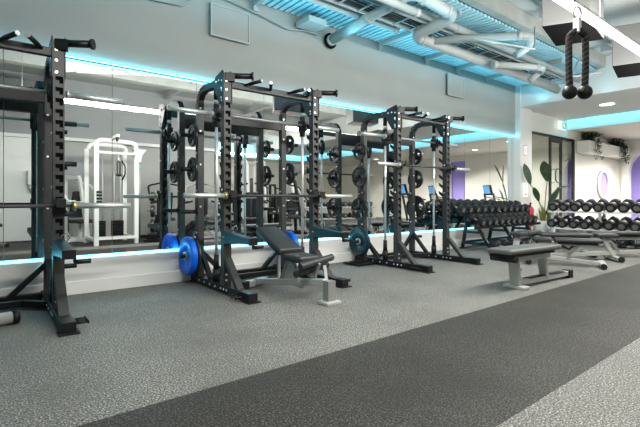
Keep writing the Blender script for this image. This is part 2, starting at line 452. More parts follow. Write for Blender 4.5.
MB().box(-.03, .03, .08, .1, .2, .5).build('bracket', 'black', t)
t = thing('warning_sign', 'red and white round pictogram sign above the fire extinguisher', 'sign', (10.32, 5.055, 1.22))
MB().box(-.10, .10, 0, .004, -.16, .16).build('sign_panel', 'signwhite', t)
MB().lathe([(.045, 0), (.065, 0), (.065, -.004), (.045, -.004), (.045, 0)], (0, 0, .08), (0, 1, 0), 24).cyl((0, -.004, -.03), (0, 0, -.03), .02).box(-.05, .05, -.003, 0, -.13, -.08).build('sign_symbol', 'red', t)

# wall grilles above the mirror
for i, (x0, x1, z0, z1) in enumerate(((2.263, 2.823, 3.09, 3.505), (7.29, 7.86, 3.085, 3.52))):
    t = thing('wall_vent', ['flat grey access panel high on the wall near the left', 'flat grey access panel high on the wall above the third rack'][i], 'vent', (x0, WY, z0))
    w, h = x1 - x0, z1 - z0
    MB().box(0, w, -.03, -.001, 0, .02).box(0, w, -.03, -.001, h - .02, h).box(0, .02, -.03, -.001, .02, h - .02).box(w - .02, w, -.03, -.001, .02, h - .02).build('panel_frame', 'pipe', t)
    MB().box(.02, w - .02, -.018, -.001, .02, h - .02).build('panel_face', 'wall', t)
o = MB().tube([(.9, 5.12, 3.56), (1.55, 5.12, 3.33), (1.9, 5.12, 3.36), (2.1, 5.12, 3.52), (2.2, 5.12, 3.64), (3.0, 5.12, 3.53), (3.45, 5.12, 3.45), (3.75, 5.12, 3.50), (4.0, 5.1, 3.49)], .011, 8).build('wall_conduit', 'wall')
tag(o, 'thin grey cable conduit snaking along the wall above the mirror', 'conduit')
t = thing('junction_box', 'pale blue-grey box fixed where wall and ceiling meet, left of the pipe', 'box', (3.75, 4.95, 3.55))
MB().box(-.16, .16, -.14, .19, -.03, .05).build('box_body', 'pipe', t, .008)
MB().box(-.18, .18, -.16, .15, -.045, -.03).build('box_lid', 'pipe', t, .004)

# ------------------------------------------------------------------ ceiling services
def arc(p0, p1, p2, n=6):
    p0, p1, p2 = map(Vector, (p0, p1, p2))
    return [p0 * (1 - t) ** 2 + p1 * 2 * t * (1 - t) + p2 * t * t for t in [k / n for k in range(n + 1)]]
def route(pts, rad=.22):
    pts = [Vector(p) for p in pts]; out = [pts[0]]
    for a, b, c in zip(pts[:-2], pts[1:-1], pts[2:]):
        r = min(rad, (a - b).length * .45, (c - b).length * .45)
        out += arc(b + (a - b).normalized() * r, b, b + (c - b).normalized() * r)
    out.append(pts[-1]); return out
PIPE = 0
def pipe(pts, r, label, rad=.22, m='pipe', couplings=()):
    t = thing('ceiling_pipe', label, 'pipe', tuple(pts[0]), 0, 'painted pipes under the ceiling')
    P0 = Vector(pts[0]); loc = [Vector(p) - P0 for p in route(pts, rad)]
    MB().tube(loc, r, 14).build('pipe_run', m, t)
    mb = MB(); n = 0
    for a, b in zip(loc[:-1], loc[1:]):
        if (b - a).length > .5:
            d = (b - a).normalized()
            for q in (a + d * .03, b - d * .03):
                mb.cyl(q - d * .035, q + d * .035, r * 1.13, 14); n += 1
    if n: mb.pieces('pipe_coupling', m, t, 0)
    return t
pipe([(4.25, 5.14, 3.47), (4.12, 3.95, 3.50), (4.05, 3.35, 3.50), (5.02, 3.40, 3.47), (4.95, 4.10, 3.40), (9.9, 4.15, 3.40)], .075, 'large pale pipe leaving the wall hole and doubling back above the racks', .2)
t = thing('pipe_collar', 'dark round wall hole around the large pale pipe', 'collar', (4.25, 5.14, 3.47))
MB().lathe([(.075, 0), (.12, 0), (.12, .012), (.075, .012), (.075, 0)], (0, -.005, 0), (0, 1, 0), 24).build('collar_ring', 'black2', t)
pipe([(5.35, 4.10, 3.42), (6.4, 3.05, 3.44), (6.85, 3.3, 3.44), (6.7, 3.45, 3.30)], .06, 'mid sized pale pipe crossing diagonally to a bent end', .15)
pipe([(6.9, 3.95, 3.32), (7.9, 3.55, 3.36), (8.1, 3.7, 3.36), (8.0, 3.85, 3.2)], .06, 'short pale bent pipe end further along the ceiling', .15)
pipe([(-2.0, 3.75, 3.55), (5.8, 3.75, 3.55), (10.0, 3.75, 3.55)], .055, 'long straight pale pipe running the length of the ceiling')
pipe([(1.0, 4.35, 3.56), (4.9, 4.35, 3.56)], .05, 'straight pale pipe beside the corrugated deck on the left')
pipe([(3.3, 3.9, 3.62), (3.3, 3.55, 3.40), (4.4, 3.55, 3.40)], .05, 'small pale offset pipe at the top edge of the view')
pipe([(-2, 2.6, 3.6), (10.0, 2.6, 3.6)], .04, 'thin pale pipe along the sprayed ceiling')
o = MB().tube([(6.4, 3.0, 3.55), (6.4, 3.0, 3.22), (5.5, 3.45, 3.3)], .014, 8).build('bent_conduit', 'pipe')
tag(o, 'thin bent conduit hanging below the beam above the third rack', 'conduit')
o = MB().tube([(8.3, 3.1, 3.5), (8.3, 3.25, 3.2), (9.0, 3.0, 3.35)], .02, 8).build('bent_conduit', 'pipe')
tag(o, 'thicker bent conduit hanging below the beam left of the rope', 'conduit')
# strut channels across the deck
for i, x in enumerate((2.9, 5.35, 6.6, 7.6, 8.7)):
    t = thing('ceiling_strut', ORD[i] + ' pale cross strut from the left under the corrugated deck', 'strut', (x, 4.4, 3.66), 0, 'cross struts under the deck')
    MB().box(-.025, .025, -.85, .70, -.03, .035).build('channel', 'pipe', t)
    MB().box(-.03, .03, .70, .73, -.10, .035).build('end_bracket', 'pipe', t)
# cable tray along the ceiling
t = thing('cable_tray', 'long dark cable tray of grey cables between the pipes', 'cable tray', (0, 0, 0))
mb = MB().box(XL, 10, 3.86, 3.88, 3.50, 3.56).box(XL, 10, 4.16, 4.18, 3.50, 3.56)
x = XL + .2
while x < 10: mb.box(x, x + .03, 3.88, 4.16, 3.50, 3.51); x += .35
mb.build('tray_frame', 'pipe', t)
mb = MB()
for k in range(4):
    mb.tube([(XL + .1 + j * .7, 3.92 + .06 * k + .015 * math.sin(j * 1.7 + k), 3.525) for j in range(20)], .014, 6)
mb.build('cables', 'graphite', t)
# ceiling diffuser boxes
def ceiling_box(pts, z, h, label):
    c = sum((Vector((*p, 0)) for p in pts), Vector()) / 4
    t = thing('ceiling_diffuser', label, 'ceiling box', (c.x, c.y, z), 0, 'white ceiling boxes with black undersides')
    q = [(p[0] - c.x, p[1] - c.y) for p in pts]
    big = [(a * 1.0, b * 1.0) for a, b in q]
    MB().prism(big, .006, h, 'xy').build('box_casing', 'casing', t, .01)
    MB().prism([(a * .985, b * .985) for a, b in q], -.004, .006, 'xy').build('grille', 'black2', t)
ceiling_box([(5.09, 2.305), (5.87, 2.48), (6.09, 2.0), (5.32, 1.88)], 3.0, .6, 'white box with black square underside hanging behind the rope')
ceiling_box([(7.45, 2.34), (8.22, 2.50), (8.42, 1.98), (7.65, 1.84)], 3.0, .6, 'white box with black square underside right of the rope')
ceiling_box([(.2, -.85), (1.0, -.8), (1.05, -1.35), (.25, -1.4)], 3.0, .6, 'white box with black square underside near the back wall, left of the two there')
ceiling_box([(4.75, -.9), (5.5, -.85), (5.55, -1.4), (4.8, -1.45)], 3.0, .6, 'white box with black square underside near the back wall, right of the two there')
# linear light tubes
def light_tube(x0, x1, y, label, z=2.76, energy=1):
    t = thing('linear_light', label, 'light', (x0, y, z), 0, 'suspended linear lights')
    MB().cyl((0, 0, 0), (x1 - x0, 0, 0), .038, 14).build('light_tube', 'tube', t)
    MB().box(-.02, x1 - x0 + .02, -.028, .028, .036, .06).build('housing', 'silver', t)
    mb = MB()
    for u in (.3, (x1 - x0) / 2, x1 - x0 - .3): mb.cyl((u, 0, .06), (u, 0, 3.9 - z), .004, 6)
    mb.pieces('hanger', 'steel', t, 0)
    n = bpy.data.lights.new('tube_light', 'AREA'); n.shape = 'RECTANGLE'; n.size = x1 - x0; n.size_y = .05
    n.energy = 30 * (x1 - x0) * energy; n.color = (1, .975, .93)
    l = bpy.data.objects.new('tube_light', n); COL.objects.link(l); l.location = ((x1 - x0) / 2, 0, -.038); l.parent = t
    n = bpy.data.lights.new('tube_uplight', 'AREA'); n.shape = 'RECTANGLE'; n.size = x1 - x0; n.size_y = .05
    n.energy = 11 * (x1 - x0) * energy; n.color = (1, .985, .96)
    l = bpy.data.objects.new('tube_uplight', n); COL.objects.link(l); l.location = ((x1 - x0) / 2, 0, .075); l.rotation_euler = (PI, 0, 0); l.parent = t
    for sg in (1, -1):
        n = bpy.data.lights.new('tube_sidelight', 'AREA'); n.shape = 'RECTANGLE'; n.size = x1 - x0; n.size_y = .05
        n.energy = (20 if sg > 0 else 20) * (x1 - x0) * energy; n.color = (1, .97, .93)
        l = bpy.data.objects.new('tube_sidelight', n); COL.objects.link(l); l.location = ((x1 - x0) / 2, sg * .038, 0); l.rotation_euler = (sg * PI / 2, 0, 0); l.parent = t
light_tube(.2, 9.6, 1.645, 'long white linear light hung at the top right of the view')
light_tube(6.2, 9.8, -4.6, energy=1.2, label= 'added white linear light hung over the far back floor')  # extra lamp added to light the back of the room
# round duct seen in the mirror
o = thing('ventilation_duct', 'fat white round duct seen at the top of the mirror', 'duct', (1.2, 2.0, 3.42))
MB().tube(route([(-.1, -.3, 0), (.5, .5, 0), (1.7, .5, 0.05)], .3), .17, 18).build('duct_body', 'white', o)
MB().tube(route([(.2, -.9, .1), (1.5, -.2, .1), (2.6, -.2, .1)], .3), .09, 14).build('branch_duct', 'white', o)

# ------------------------------------------------------------------ racks (built once, copied)
FY = 4.21
HX = .59
def make_rack(cx, label, jz, tray=False):
    t = thing('squat_rack', label, 'squat rack', (cx, FY, 0), 0, 'black squat racks in front of the mirror')
    BLT = 'bright'
    for s in (-1, 1):
        X = s * HX
        # front upright: perforated box with square hook slots
        mb = MB(); w = .042
        slots = [.62 + .092 * k for k in range(16)]; hs = .030
        mb.box(X - w, X + w, -.030, .038, .08, 2.33)
        # front skin with slots
        z = .08
        for c in slots:
            mb.box(X - w, X + w, -.042, -.030, z, c - hs)
            mb.box(X - w, X - w + .018, -.042, -.030, c - hs, c + hs)
            mb.box(X + .032, X + w, -.042, -.030, c - hs, c + hs)
            mb.box(X - w + .018, X + .004, -.042, -.030, c - hs, c - .004)
            z = c + hs
        mb.box(X - w, X + w, -.042, -.030, z, 2.33)
        fu = mb.build('front_upright', 'graphite', t)
        sl = MB()
        for c in slots: sl.box(X - w + .018, X + .032, -.033, -.0295, c - hs, c + hs)
        sl.pieces('hook_slot', 'black2', fu, 0)
        bo = MB()
        for z in (.14, .2, 2.06, 2.16, 2.25):
            for q in (-.018,): bo.cyl((X + q, -.052, z), (X + q, -.042, z), .012, 10)
        for z in (2.05, 2.16, 2.26, 1.55, 1.1): bo.cyl((X - s * 0 - .052, 0, z), (X - .042, 0, z), .012, 10)
        bo.pieces('bolt', BLT, fu, 0)
        # toothed catch plate facing into the rack
        poly = [(.038, .55)]
        z = .62
        while z < 1.95:
            poly += [(.055, z), (.10, z + .055), (.105, z + .085), (.075, z + .065), (.055, z + .085)]
            z += .137
        poly += [(.055, 2.0), (.038, 2.0)]
        # triangulated pieces keep the concave outline clean
        mb = MB()
        mb.box(X - .012, X + .012, .038, .056, .5, 2.05)
        z = .62
        while z < 1.95:
            mb.prism([(.055, z), (.125, z + .05), (.085, z + .065), (.055, z + .055)], X - .012, X + .012, 'yz')
            mb.prism([(.125, z + .05), (.138, z + .098), (.112, z + .085), (.085, z + .065)], X - .012, X + .012, 'yz')
            z += .137
        mb.build('catch_plate', 'black', t)
        # rear upright
        mb = MB().box(X - .038, X + .038, .665, .742, .08, 2.14)
        ru = mb.build('rear_upright', 'graphite', t, .004)
        bo = MB()
        for z in (.33, .85, 1.35, 1.75, 2.02): bo.cyl((X - .01, .655, z + .06), (X - .01, .665, z + .06), .011, 10)
        for z in (.6, 1.1, 1.55): bo.cyl((X - .048, .70, z), (X - .038, .70, z), .011, 10)
        bo.pieces('bolt', BLT, ru, 0)
        # arched top arm
        pts = [(.703, 2.10), (.69, 2.19), (.63, 2.26), (.52, 2.285), (.30, 2.275), (.03, 2.265)]
        mb = MB()
        for (a, b), (c, d) in zip(pts[:-1], pts[1:]): mb.bar((X, a, b), (X, c, d), .066, .078, (1, 0, 0))
        mb.build('top_arm', 'black', t, .003)
        # corner gusset plates
        mb = MB().prism([(-.05, 2.02), (.06, 2.02), (.13, 2.12), (.20, 2.24), (.16, 2.33), (-.02, 2.37), (-.05, 2.33)], X - .050, X - .043, 'yz')
        mb.prism([(-.05, 2.02), (.06, 2.02), (.13, 2.12), (.20, 2.24), (.16, 2.33), (-.02, 2.37), (-.05, 2.33)], X + .043, X + .050, 'yz')
        gp = mb.build('corner_plate', 'black', t)
        bo = MB()
        for a, b in ((0, 2.08), (0, 2.18), (.06, 2.27), (.13, 2.27)): bo.cyl((X - .06, a, b), (X - .05, a, b), .012, 10)
        bo.pieces('bolt', BLT, gp, 0)
        # foot
        mb = MB().box(X - .05, X + .05, -.59, .86, .012, .088)
        ft = mb.build('foot', 'black', t, .004)
        MB().box(X - .07, X + .07, -.62, -.50, 0, .012).box(X - .07, X + .07, .74, .86, 0, .012).pieces('foot_pad', 'rubber', ft, 0)
        bo = MB()
        for a in (-.12, -.05, .02, .16, .3, .45, .6): bo.cyl((X - .058, a, .05), (X - .05, a, .05), .012, 10)
        bo.pieces('bolt', BLT, ft, 0)
        # sloped front brace
        MB().bar((X, -.045, .36), (X, -.33, .07), .075, .05, (1, 0, 0)).build('front_brace', 'graphite', t, .003)
        MB().bar((X, .70, .42), (X, .38, .08), .05, .05, (1, 0, 0)).build('rear_brace', 'black', t, .003)
        MB().bar((X - s * .03, .70, .36), (X - s * .33, .70, .06), .05, .05, (0, 1, 0)).build('diagonal_brace', 'black', t, .003)
        # spotter arm
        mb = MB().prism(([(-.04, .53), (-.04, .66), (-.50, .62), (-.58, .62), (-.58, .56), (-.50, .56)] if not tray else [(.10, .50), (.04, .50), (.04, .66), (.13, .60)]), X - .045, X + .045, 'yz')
        sa = mb.build('spotter_arm', 'teal', t, .003, 'dark spotter arm tinted with cyan LED glow')
        if not tray:
          MB().box(X - .046, X + .046, -.60, -.58, .555, .622).build('end_cap', 'black', sa)
          MB().tube([(X + .045, -.12, .645), (X + .07, -.13, .68), (X + .05, -.14, .72), (X + .01, -.13, .70), (X, -.12, .66)], .005, 6).cyl((X - .06, -.05, .6), (X + .06, -.05, .6), .008, 8).build('lock_pin', 'steel', sa)
          MB().cyl((X + .045, -.50, .52), (X + .16, -.50, .52), .018, 12).bar((X + .05, -.50, .52), (X + .05, -.50, .56), .02, .02).build('arm_handle', 'black', sa)
        # J-cup
        z = jz
        mb = MB().box(X - .05, X + .05, -.06, -.042, z - .12, z + .02).box(X - .035, X + .035, -.175, -.06, z - .055, z - .03).box(X - .035, X + .035, -.19, -.172, z - .055, z + .015)
        mb.build('j_cup', 'black', t, .003)
        # smith machine guide rod + buffers
        r = MB().cyl((X, .24, .16), (X, .24, 2.25), .0165, 16).build('guide_rod', 'rod', t)
        MB().cyl((X, .24, .088), (X, .24, .22), .042, 16).cyl((X, .24, .22), (X, .24, .38), .032, 16, r2=.028).build('rod_stopper', 'rubber', r)
        MB().cyl((X, .24, 2.10), (X, .24, 2.25), .028, 16).build('top_stopper', 'rubber', r)
        MB().cyl((X, .24, 2.06), (X, .24, 2.10), .030, 16).build('rod_ring', 'bright', r)
        c = MB().box(X - .04, X + .04, .20, .28, 1.86, 2.0).box(X - .055, X + .055, .15, .21, 1.88, 1.98).cyl((X, .24, 1.80), (X, .24, 2.05), .034, 16)
        c = c.build('bar_carriage', 'black', t, .003)
        MB().prism([(.24, 1.95), (.12, 2.0), (.10, 1.9), (.13, 1.83), (.16, 1.9)], X - s * .05, X - s * .065, 'yz').build('catch_hook', 'black', c)
        # storage pegs on the outer side
        for z in (.33, .85, 1.35, 1.75):
            p = MB().cyl((X + s * .038, .70, z), (X + s * .24, .70, z), .024, 16).cyl((X + s * .038, .70, z), (X + s * .05, .70, z), .04, 16)
            p.build('storage_peg', 'black', t)
        # chin-up horn at the top front
        d = Vector((.85, -.53, 0)).normalized(); a = Vector((X + .02, -.03, 2.315))
        h = MB().cyl(a, a + d * .24, .030, 16).cyl(a + d * .24, a + d * .26, .044, 16).prism([(X - .03, -.05), (X + .06, -.09), (X + .07, -.03), (X - .03, .05)], 2.25, 2.34, 'xy').build('horn_grip', 'black', t)
    # band pegs at the front of the right foot
    for k in range(3):
        MB().cyl((HX + .05, -.50 + .07 * k, .05), (HX + .14, -.50 + .07 * k, .05), .009, 8).cyl((HX + .14, -.50 + .07 * k, .05), (HX + .147, -.50 + .07 * k, .05), .015, 10).build('band_peg', 'black', t)
        MB().cyl((-HX - .05, -.50 + .07 * k, .05), (-HX - .14, -.50 + .07 * k, .05), .009, 8).cyl((-HX - .14, -.50 + .07 * k, .05), (-HX - .147, -.50 + .07 * k, .05), .015, 10).build('band_peg', 'black', t)
    # beams
    MB().box(-HX + .042, HX - .042, -.03, .03, 2.195, 2.265).build('pull_up_beam', 'graphite', t, .004)
    MB().box(-HX + .038, HX - .038, .67, .735, 1.93, 2.06).build('rear_top_beam', 'black', t, .004)
    MB().box(-HX + .05, HX - .05, .72, .79, .012, .085).build('floor_crossbeam', 'black', t, .004)
    mb = MB()
    P = [(-HX + .05, .33, .05), (-HX + .22, .52, .05), (HX - .22, .52, .05), (HX - .05, .33, .05)]
    for a, b in zip(P[:-1], P[1:]): mb.bar(a, b, .06, .06)
    mb.build('bent_crossbeam', 'black', t, .003)
    # grips on the pull-up beam
    for x, sx in ((-.38, .5), (-.05, -.5), (.19, .5), (.47, -.5)):
        a = Vector((x, -.03, 2.245)); d = Vector((sx, -.85, .12)).normalized()
        g = MB().cyl(a, a + d * .10, .014, 10).cyl(a + d * .06, a + d * .21, .019, 12).build('pull_up_grip', 'black', t)
        MB().cyl(a + d * .21, a + d * .218, .0195, 12).build('grip_cap', 'bright', g)
    # smith bar
    sb = MB().cyl((-HX - .07, .17, 1.93), (HX + .07, .17, 1.93), .0165, 16).build('smith_bar', 'steel', t, 0, 'steel guided bar')
    for s in (-1, 1):
        MB().cyl((s * (HX + .08), .17, 1.93), (s * (HX + .55), .17, 1.93), .025, 18).cyl((s * (HX + .08), .17, 1.93), (s * (HX + .10), .17, 1.93), .038, 18).build('bar_sleeve', 'chrome', sb)
    if tray:
        MB().box(-HX - .42, -HX - .05, .38, .72, .012, .035).box(-HX - .42, -HX - .05, .52, .58, .035, .06).build('floor_tray', 'black', t, .003)
    return t
RX = (-.10, 2.62, 5.34)
make_rack(RX[0], 'black squat rack cut by the left edge of the view', .985)
make_rack(RX[1], 'black squat rack in the middle with blue plates and the incline bench', 1.075)
make_rack(RX[2], 'black squat rack furthest along the mirror with its bar set high', 1.53, True)

# barbells
def barbell(cx, z, label):
    t = thing('barbell', label, 'barbell', (cx, FY - .125, z), 0, 'steel barbells resting in the racks')
    MB().cyl((-.66, 0, 0), (.66, 0, 0), .0145, 16).build('shaft', 'graphite', t)
    for s in (-1, 1):
        sl = MB().cyl((s * .675, 0, 0), (s * 1.1, 0, 0), .025, 20).build('sleeve', 'chrome', t)
        MB().cyl((s * 1.1, 0, 0), (s * 1.103, 0, 0), .018, 16).build('end_cap', 'steel', sl)
        MB().cyl((s * .645, 0, 0), (s * .675, 0, 0), .037, 20).build('collar', 'brass' if cx < 4 else 'steel', t)
barbell(-.07, .943, 'steel barbell racked at chest height in the left rack')
barbell(2.625, 1.035, 'steel barbell racked at chest height in the middle rack')
barbell(5.30, 1.488, 'steel barbell racked high in the furthest rack')

# ------------------------------------------------------------------ weight plates
def plate(x, y, z, R, th, m, label, bumper=False):
    t = thing('weight_plate', label, 'weight plate', (x, y, z), 0, 'blue bumper plates' if bumper and m == 'blue' else 'black weight plates on the racks')
    t.rotation_euler = (random.uniform(0, 2), 0, 0)
    h = th / 2
    if bumper:
        MB().lathe([(.055, -h * .7), (R * .62, -h * .7), (R * .68, -h), (R - .012, -h), (R, -h + .012), (R, h - .012), (R - .012, h), (R * .68, h), (R * .62, h * .7), (.055, h * .7), (.055, -h * .7)], (0, 0, 0), (1, 0, 0), 40).build('plate_disc', m, t)
        mb = MB()
        for a in (0, PI):
            for k in range(5):
                b = a + (k - 2) * .16
                for s in (-1, 1): mb.obox((s * (h + .0005), R * .83 * math.cos(b), R * .83 * math.sin(b)), (.002, .012, .03), (b, 0, 0))
        mb.build('plate_lettering', 'bluelt' if m == 'blue' else 'number', t)
        MB().lathe([(.0255, -h - .003), (.055, -h - .003), (.055, h + .003), (.0255, h + .003), (.0255, -h - .003)], (0, 0, 0), (1, 0, 0), 24).build('hub', 'steel', t)
    else:
        mb = MB()
        mb.lathe([(R - .035, -h), (R - .006, -h), (R, -h + .006), (R, h - .006), (R - .006, h), (R - .035, h), (R - .035, -h)], (0, 0, 0), (1, 0, 0), 36)
        mb.lathe([(.0255, -h), (R * .36, -h), (R * .36, h), (.0255, h), (.0255, -h)], (0, 0, 0), (1, 0, 0), 24)
        n = 3
        for k in range(n):
            a = 2 * PI * k / n
            mb.lathe([(R * .34, -h * .6), (R - .03, -h * .6), (R - .03, h * .6), (R * .34, h * .6), (R * .34, -h * .6)], (0, 0, 0), (1, 0, 0), 8, 0, False, a, a + 1.1)
        mb.build('plate_disc', m, t)
        mb = MB()
        for k in range(n):
            a = 2 * PI * k / n + .5
            for s in (-1, 1):
                for q in (-.13, 0, .13): mb.obox((s * (h * .6 + .001), -R * .68 * math.sin(a + q) , R * .68 * math.cos(a + q)), (.002, .016, .02), (a, 0, 0))
        mb.build('plate_lettering', 'number', t)
    return t
PY = FY + .703
L2, R2, L3, R3 = RX[1] - HX, RX[1] + HX, RX[2] - HX, RX[2] + HX
plate(L2 - .06 - .025, PY, .33, .222, .035, 'iron', 'black bumper plate behind the blue plate, left side of the middle rack', True)
plate(L2 - .145, PY, .33, .225, .075, 'blue', 'large blue bumper plate low on the left side of the middle rack', True)
plate(L2 - .09, PY, 1.35, .145, .035, 'iron', 'small black plate on the left side of the middle rack, lower of two')
plate(L2 - .09, PY, 1.75, .13, .03, 'iron', 'small black plate topmost on the left side of the middle rack')
plate(R2 + .10, PY, .33, .225, .075, 'blue', 'large blue bumper plate half hidden behind the incline bench', True)
plate(R2 + .10, PY, 1.35, .15, .035, 'iron', 'small black plate on the right side of the middle rack, lower of two')
plate(R2 + .10, PY, 1.75, .13, .03, 'iron', 'small black plate topmost on the right side of the middle rack')
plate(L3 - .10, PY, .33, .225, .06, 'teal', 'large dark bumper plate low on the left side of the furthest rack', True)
plate(L3 - .09, PY, .85, .18, .04, 'iron', 'black grip plate, third down on the left side of the furthest rack')
plate(L3 - .09, PY, 1.35, .165, .04, 'iron', 'black grip plate, second down on the left side of the furthest rack')
plate(L3 - .09, PY, 1.75, .14, .03, 'iron', 'black grip plate topmost on the left side of the furthest rack')
plate(R3 + .10, PY, .85, .21, .045, 'iron', 'black grip plate lowest on the right side of the furthest rack')
plate(R3 + .09, PY, 1.35, .165, .04, 'iron', 'black grip plate in the middle on the right side of the furthest rack')
plate(R3 + .09, PY, 1.75, .145, .03, 'iron', 'black grip plate topmost on the right side of the furthest rack')

# ------------------------------------------------------------------ benches
def pad_mesh(L, W, T=.055, W2=None):
    # padded board along +x from 0 to L, centred in y, its top at z=0
    W2 = W2 or W; r = .03; mb = MB()
    def ring(inset, z):
        pts = []
        for cx, cy, a0 in ((L - r, W2 / 2 - r, 0), (r, W / 2 - r, PI / 2), (r, -W / 2 + r, PI), (L - r, -W2 / 2 + r, 3 * PI / 2)):
            for k in range(5):
                a = a0 + PI / 2 * k / 4; pts.append((cx + (r - inset) * math.cos(a), cy + (r - inset) * math.sin(a), z))
        return pts
    rings = [ring(.004, -T), ring(0, -T + .006), ring(0, -.022), ring(.006, -.008), ring(.02, 0)]
    n = 20; vs = [p for q in rings for p in q]
    fs = [(i * n + k, i * n + (k + 1) % n, (i + 1) * n + (k + 1) % n, (i + 1) * n + k) for i in range(4) for k in range(n)]
    mb.add(vs, fs, 0, True); mb.add(rings[0], [tuple(reversed(range(n)))]); mb.add(rings[-1], [tuple(range(n))], 0, True)
    return mb
def place(o, loc, rot): o.location = loc; o.rotation_euler = rot; return o

# flat bench, front right
b = thing('flat_bench', 'flat grey exercise bench standing alone nearest the dark floor stripe', 'bench', (4.36, 2.43, 0), math.radians(-4))
p = place(pad_mesh(.95, .30).build('pad', 'vinyl2', b), (0, 0, .46), (0, 0, 0))
pe = pad_mesh(.16, .24).build('pad', 'vinyl2', b); place(pe, (.965, 0, .455), (0, 0, 0))
MB().box(.02, .93, -.13, .13, .375, .395).build('pad_board', 'black', b, .004)
MB().box(.15, 1.0, -.04, .04, .30, .375).build('frame_beam', 'silver', b, .006)
MB().cyl((.10, -.15, .35), (.10, .15, .35), .035, 16).build('roller', 'rubber', b)
MB().bar((.33, 0, .04), (.28, 0, .36), .11, .06, (0, 1, 0)).build('leg', 'silver', b, .008)
MB().bar((.93, 0, .06), (.86, 0, .36), .09, .06, (0, 1, 0)).build('leg', 'silver', b, .008)
f = MB().box(.27, .39, -.13, .13, .0, .035).build('foot', 'silver', b, .008)
mb = MB().bar((.34, .0, .06), (1.48, -.0, .06), .07, .06)
mb.build('base_tube', 'silver', b, .006)
MB().box(1.44, 1.53, -.05, .05, 0.005, .10).box(.55, .9, -.040, .040, .085, .095).box(1.0, 1.35, -.04, .04, .085, .095).pieces('foot_grip', 'rubber', b, 0, .004)
MB().box(.335, .345, -.061, -.055, .20, .225).build('red_tag', 'red', b)

def adj_bench(label, loc, rz, blen=.80, seat=.34, m='vinyl', leg=True, back_angle=0.0):
    """adjustable bench laid flat, seat end at +x"""
    b = thing('adjustable_bench', label, 'bench', loc, rz, 'grey adjustable benches by the dumbbells')
    bk = pad_mesh(blen, .27).build('backrest', m, b); bk.location = (0, 0, .46); bk.rotation_euler = (0, -back_angle, 0)
    MB().box(.05, blen - .05, -.11, .11, -.085, -.064).build('back_board', 'black', bk)
    st = pad_mesh(seat, .27, .065, .22).build('seat', m, b); st.location = (blen + .03, 0, .46)
    MB().bar((.2, 0, .325), (blen + seat - .05, 0, .325), .06, .06).build('frame_beam', 'silver', b, .006)
    MB().bar((.02, 0, .05), (blen + .30, 0, .12), .07, .06).build('base_tube', 'silver', b, .006)
    MB().bar((blen + .34, 0, .04), (blen + .16, 0, .37), .09, .06, (0, 1, 0)).build('leg', 'silver', b, .006)
    MB().bar((.45, -.05, .10), (.25, -.05, .38), .02, .03, (0, 1, 0)).bar((.45, .05, .10), (.25, .05, .38), .02, .03, (0, 1, 0)).build('angle_strut', 'steel', b)
    MB().bar((blen + .34, -.22, .045), (blen + .34, .22, .045), .09, .06).build('front_foot', 'silver', b, .008)
    MB().bar((.0, -.24, .045), (.0, .24, .045), .08, .06).build('rear_foot', 'silver', b, .008)
    for s in (-1, 1):
        MB().cyl((blen + .34, s * .22, .045), (blen + .34, s * .25, .045), .045, 18).build('wheel', 'rubber', b)
        MB().cyl((0, s * .23, .04), (0, s * .27, .04), .04, 18).build('foot_cap', 'rubber', b)
    MB().tube([(.3, 0, .36), (.42, 0, .24), (.56, 0, .30)], .02, 8).build('adjust_ladder', 'graphite', b)
    return b
def bench_between(far, near, z, label, seat_near, m='vinyl', bl=.80, st=.34):
    a, b = V(far), V(near)
    if not seat_near: a, b = b, a
    d = b - a
    o = adj_bench(label, (a.x, a.y, 0), math.atan2(d.y, d.x), m=m, blen=bl, seat=st)
    for c in o.children:
        if c.name.startswith(('backrest', 'seat')): c.location.z = z
    return o
V = Vector
bench_between((6.76, 3.20), (7.12, 2.36), .41, 'grey adjustable bench whose base ends at the stripe, just right of the flat bench', False, bl=.62, st=.26)
bench_between((7.30, 3.36), (8.12, 2.40), .44, 'grey adjustable bench with the longest visible pad, before the upright dumbbell rack', True)
bench_between((8.35, 2.98), (9.10, 2.05), .44, 'grey adjustable bench cut by the right edge of the view', True)
bench_between((8.15, 3.82), (7.15, 3.72), .42, 'grey adjustable bench mostly hidden behind the flat bench', True, bl=.62, st=.28)

# incline bench inside the middle rack
b = thing('incline_bench', 'grey incline bench with raised backrest inside the middle rack', 'bench', (2.50, 3.75, 0))
V = Vector
bot, top = V((.05, -.03, .475)), V((.06, .50, .69))
bk = pad_mesh((top - bot).length, .30, .07, .27).build('backrest', 'vinyl', b)
d = (top - bot).normalized(); s_ = V((0, 0, 1)).cross(d).normalized(); u_ = d.cross(s_)
bk.matrix_local = Matrix(((d.x, s_.x, u_.x, bot.x), (d.y, s_.y, u_.y, bot.y), (d.z, s_.z, u_.z, bot.z), (0, 0, 0, 1)))
MB().box(.04, .50, -.09, .09, -.085, -.064).build('back_board', 'black', bk)
a0, a1 = V((.04, -.06, .44)), V((.03, -.37, .435))
st = pad_mesh((a1 - a0).length, .27, .065, .24).build('seat', 'vinyl', b)
d = (a1 - a0).normalized(); s_ = V((0, 0, 1)).cross(d).normalized(); u_ = d.cross(s_)
st.matrix_local = Matrix(((d.x, s_.x, u_.x, a0.x), (d.y, s_.y, u_.y, a0.y), (d.z, s_.z, u_.z, a0.z), (0, 0, 0, 1)))
MB().bar((-.05, .54, .06), (.08, -.56, .20), .075, .065).build('base_tube', 'silver', b, .008)
MB().bar((-.22, .50, .045), (.14, .62, .045), .08, .075).build('rear_foot', 'silver', b, .01)
MB().bar((-.28, .48, .045), (-.19, .51, .045), .085, .08).bar((.10, .607, .045), (.18, .633, .045), .085, .08).pieces('foot_grip', 'rubber', b, 0, .006)
lg = MB().box(.045, .135, -.64, -.56, .025, .22).build('front_post', 'steel', b)
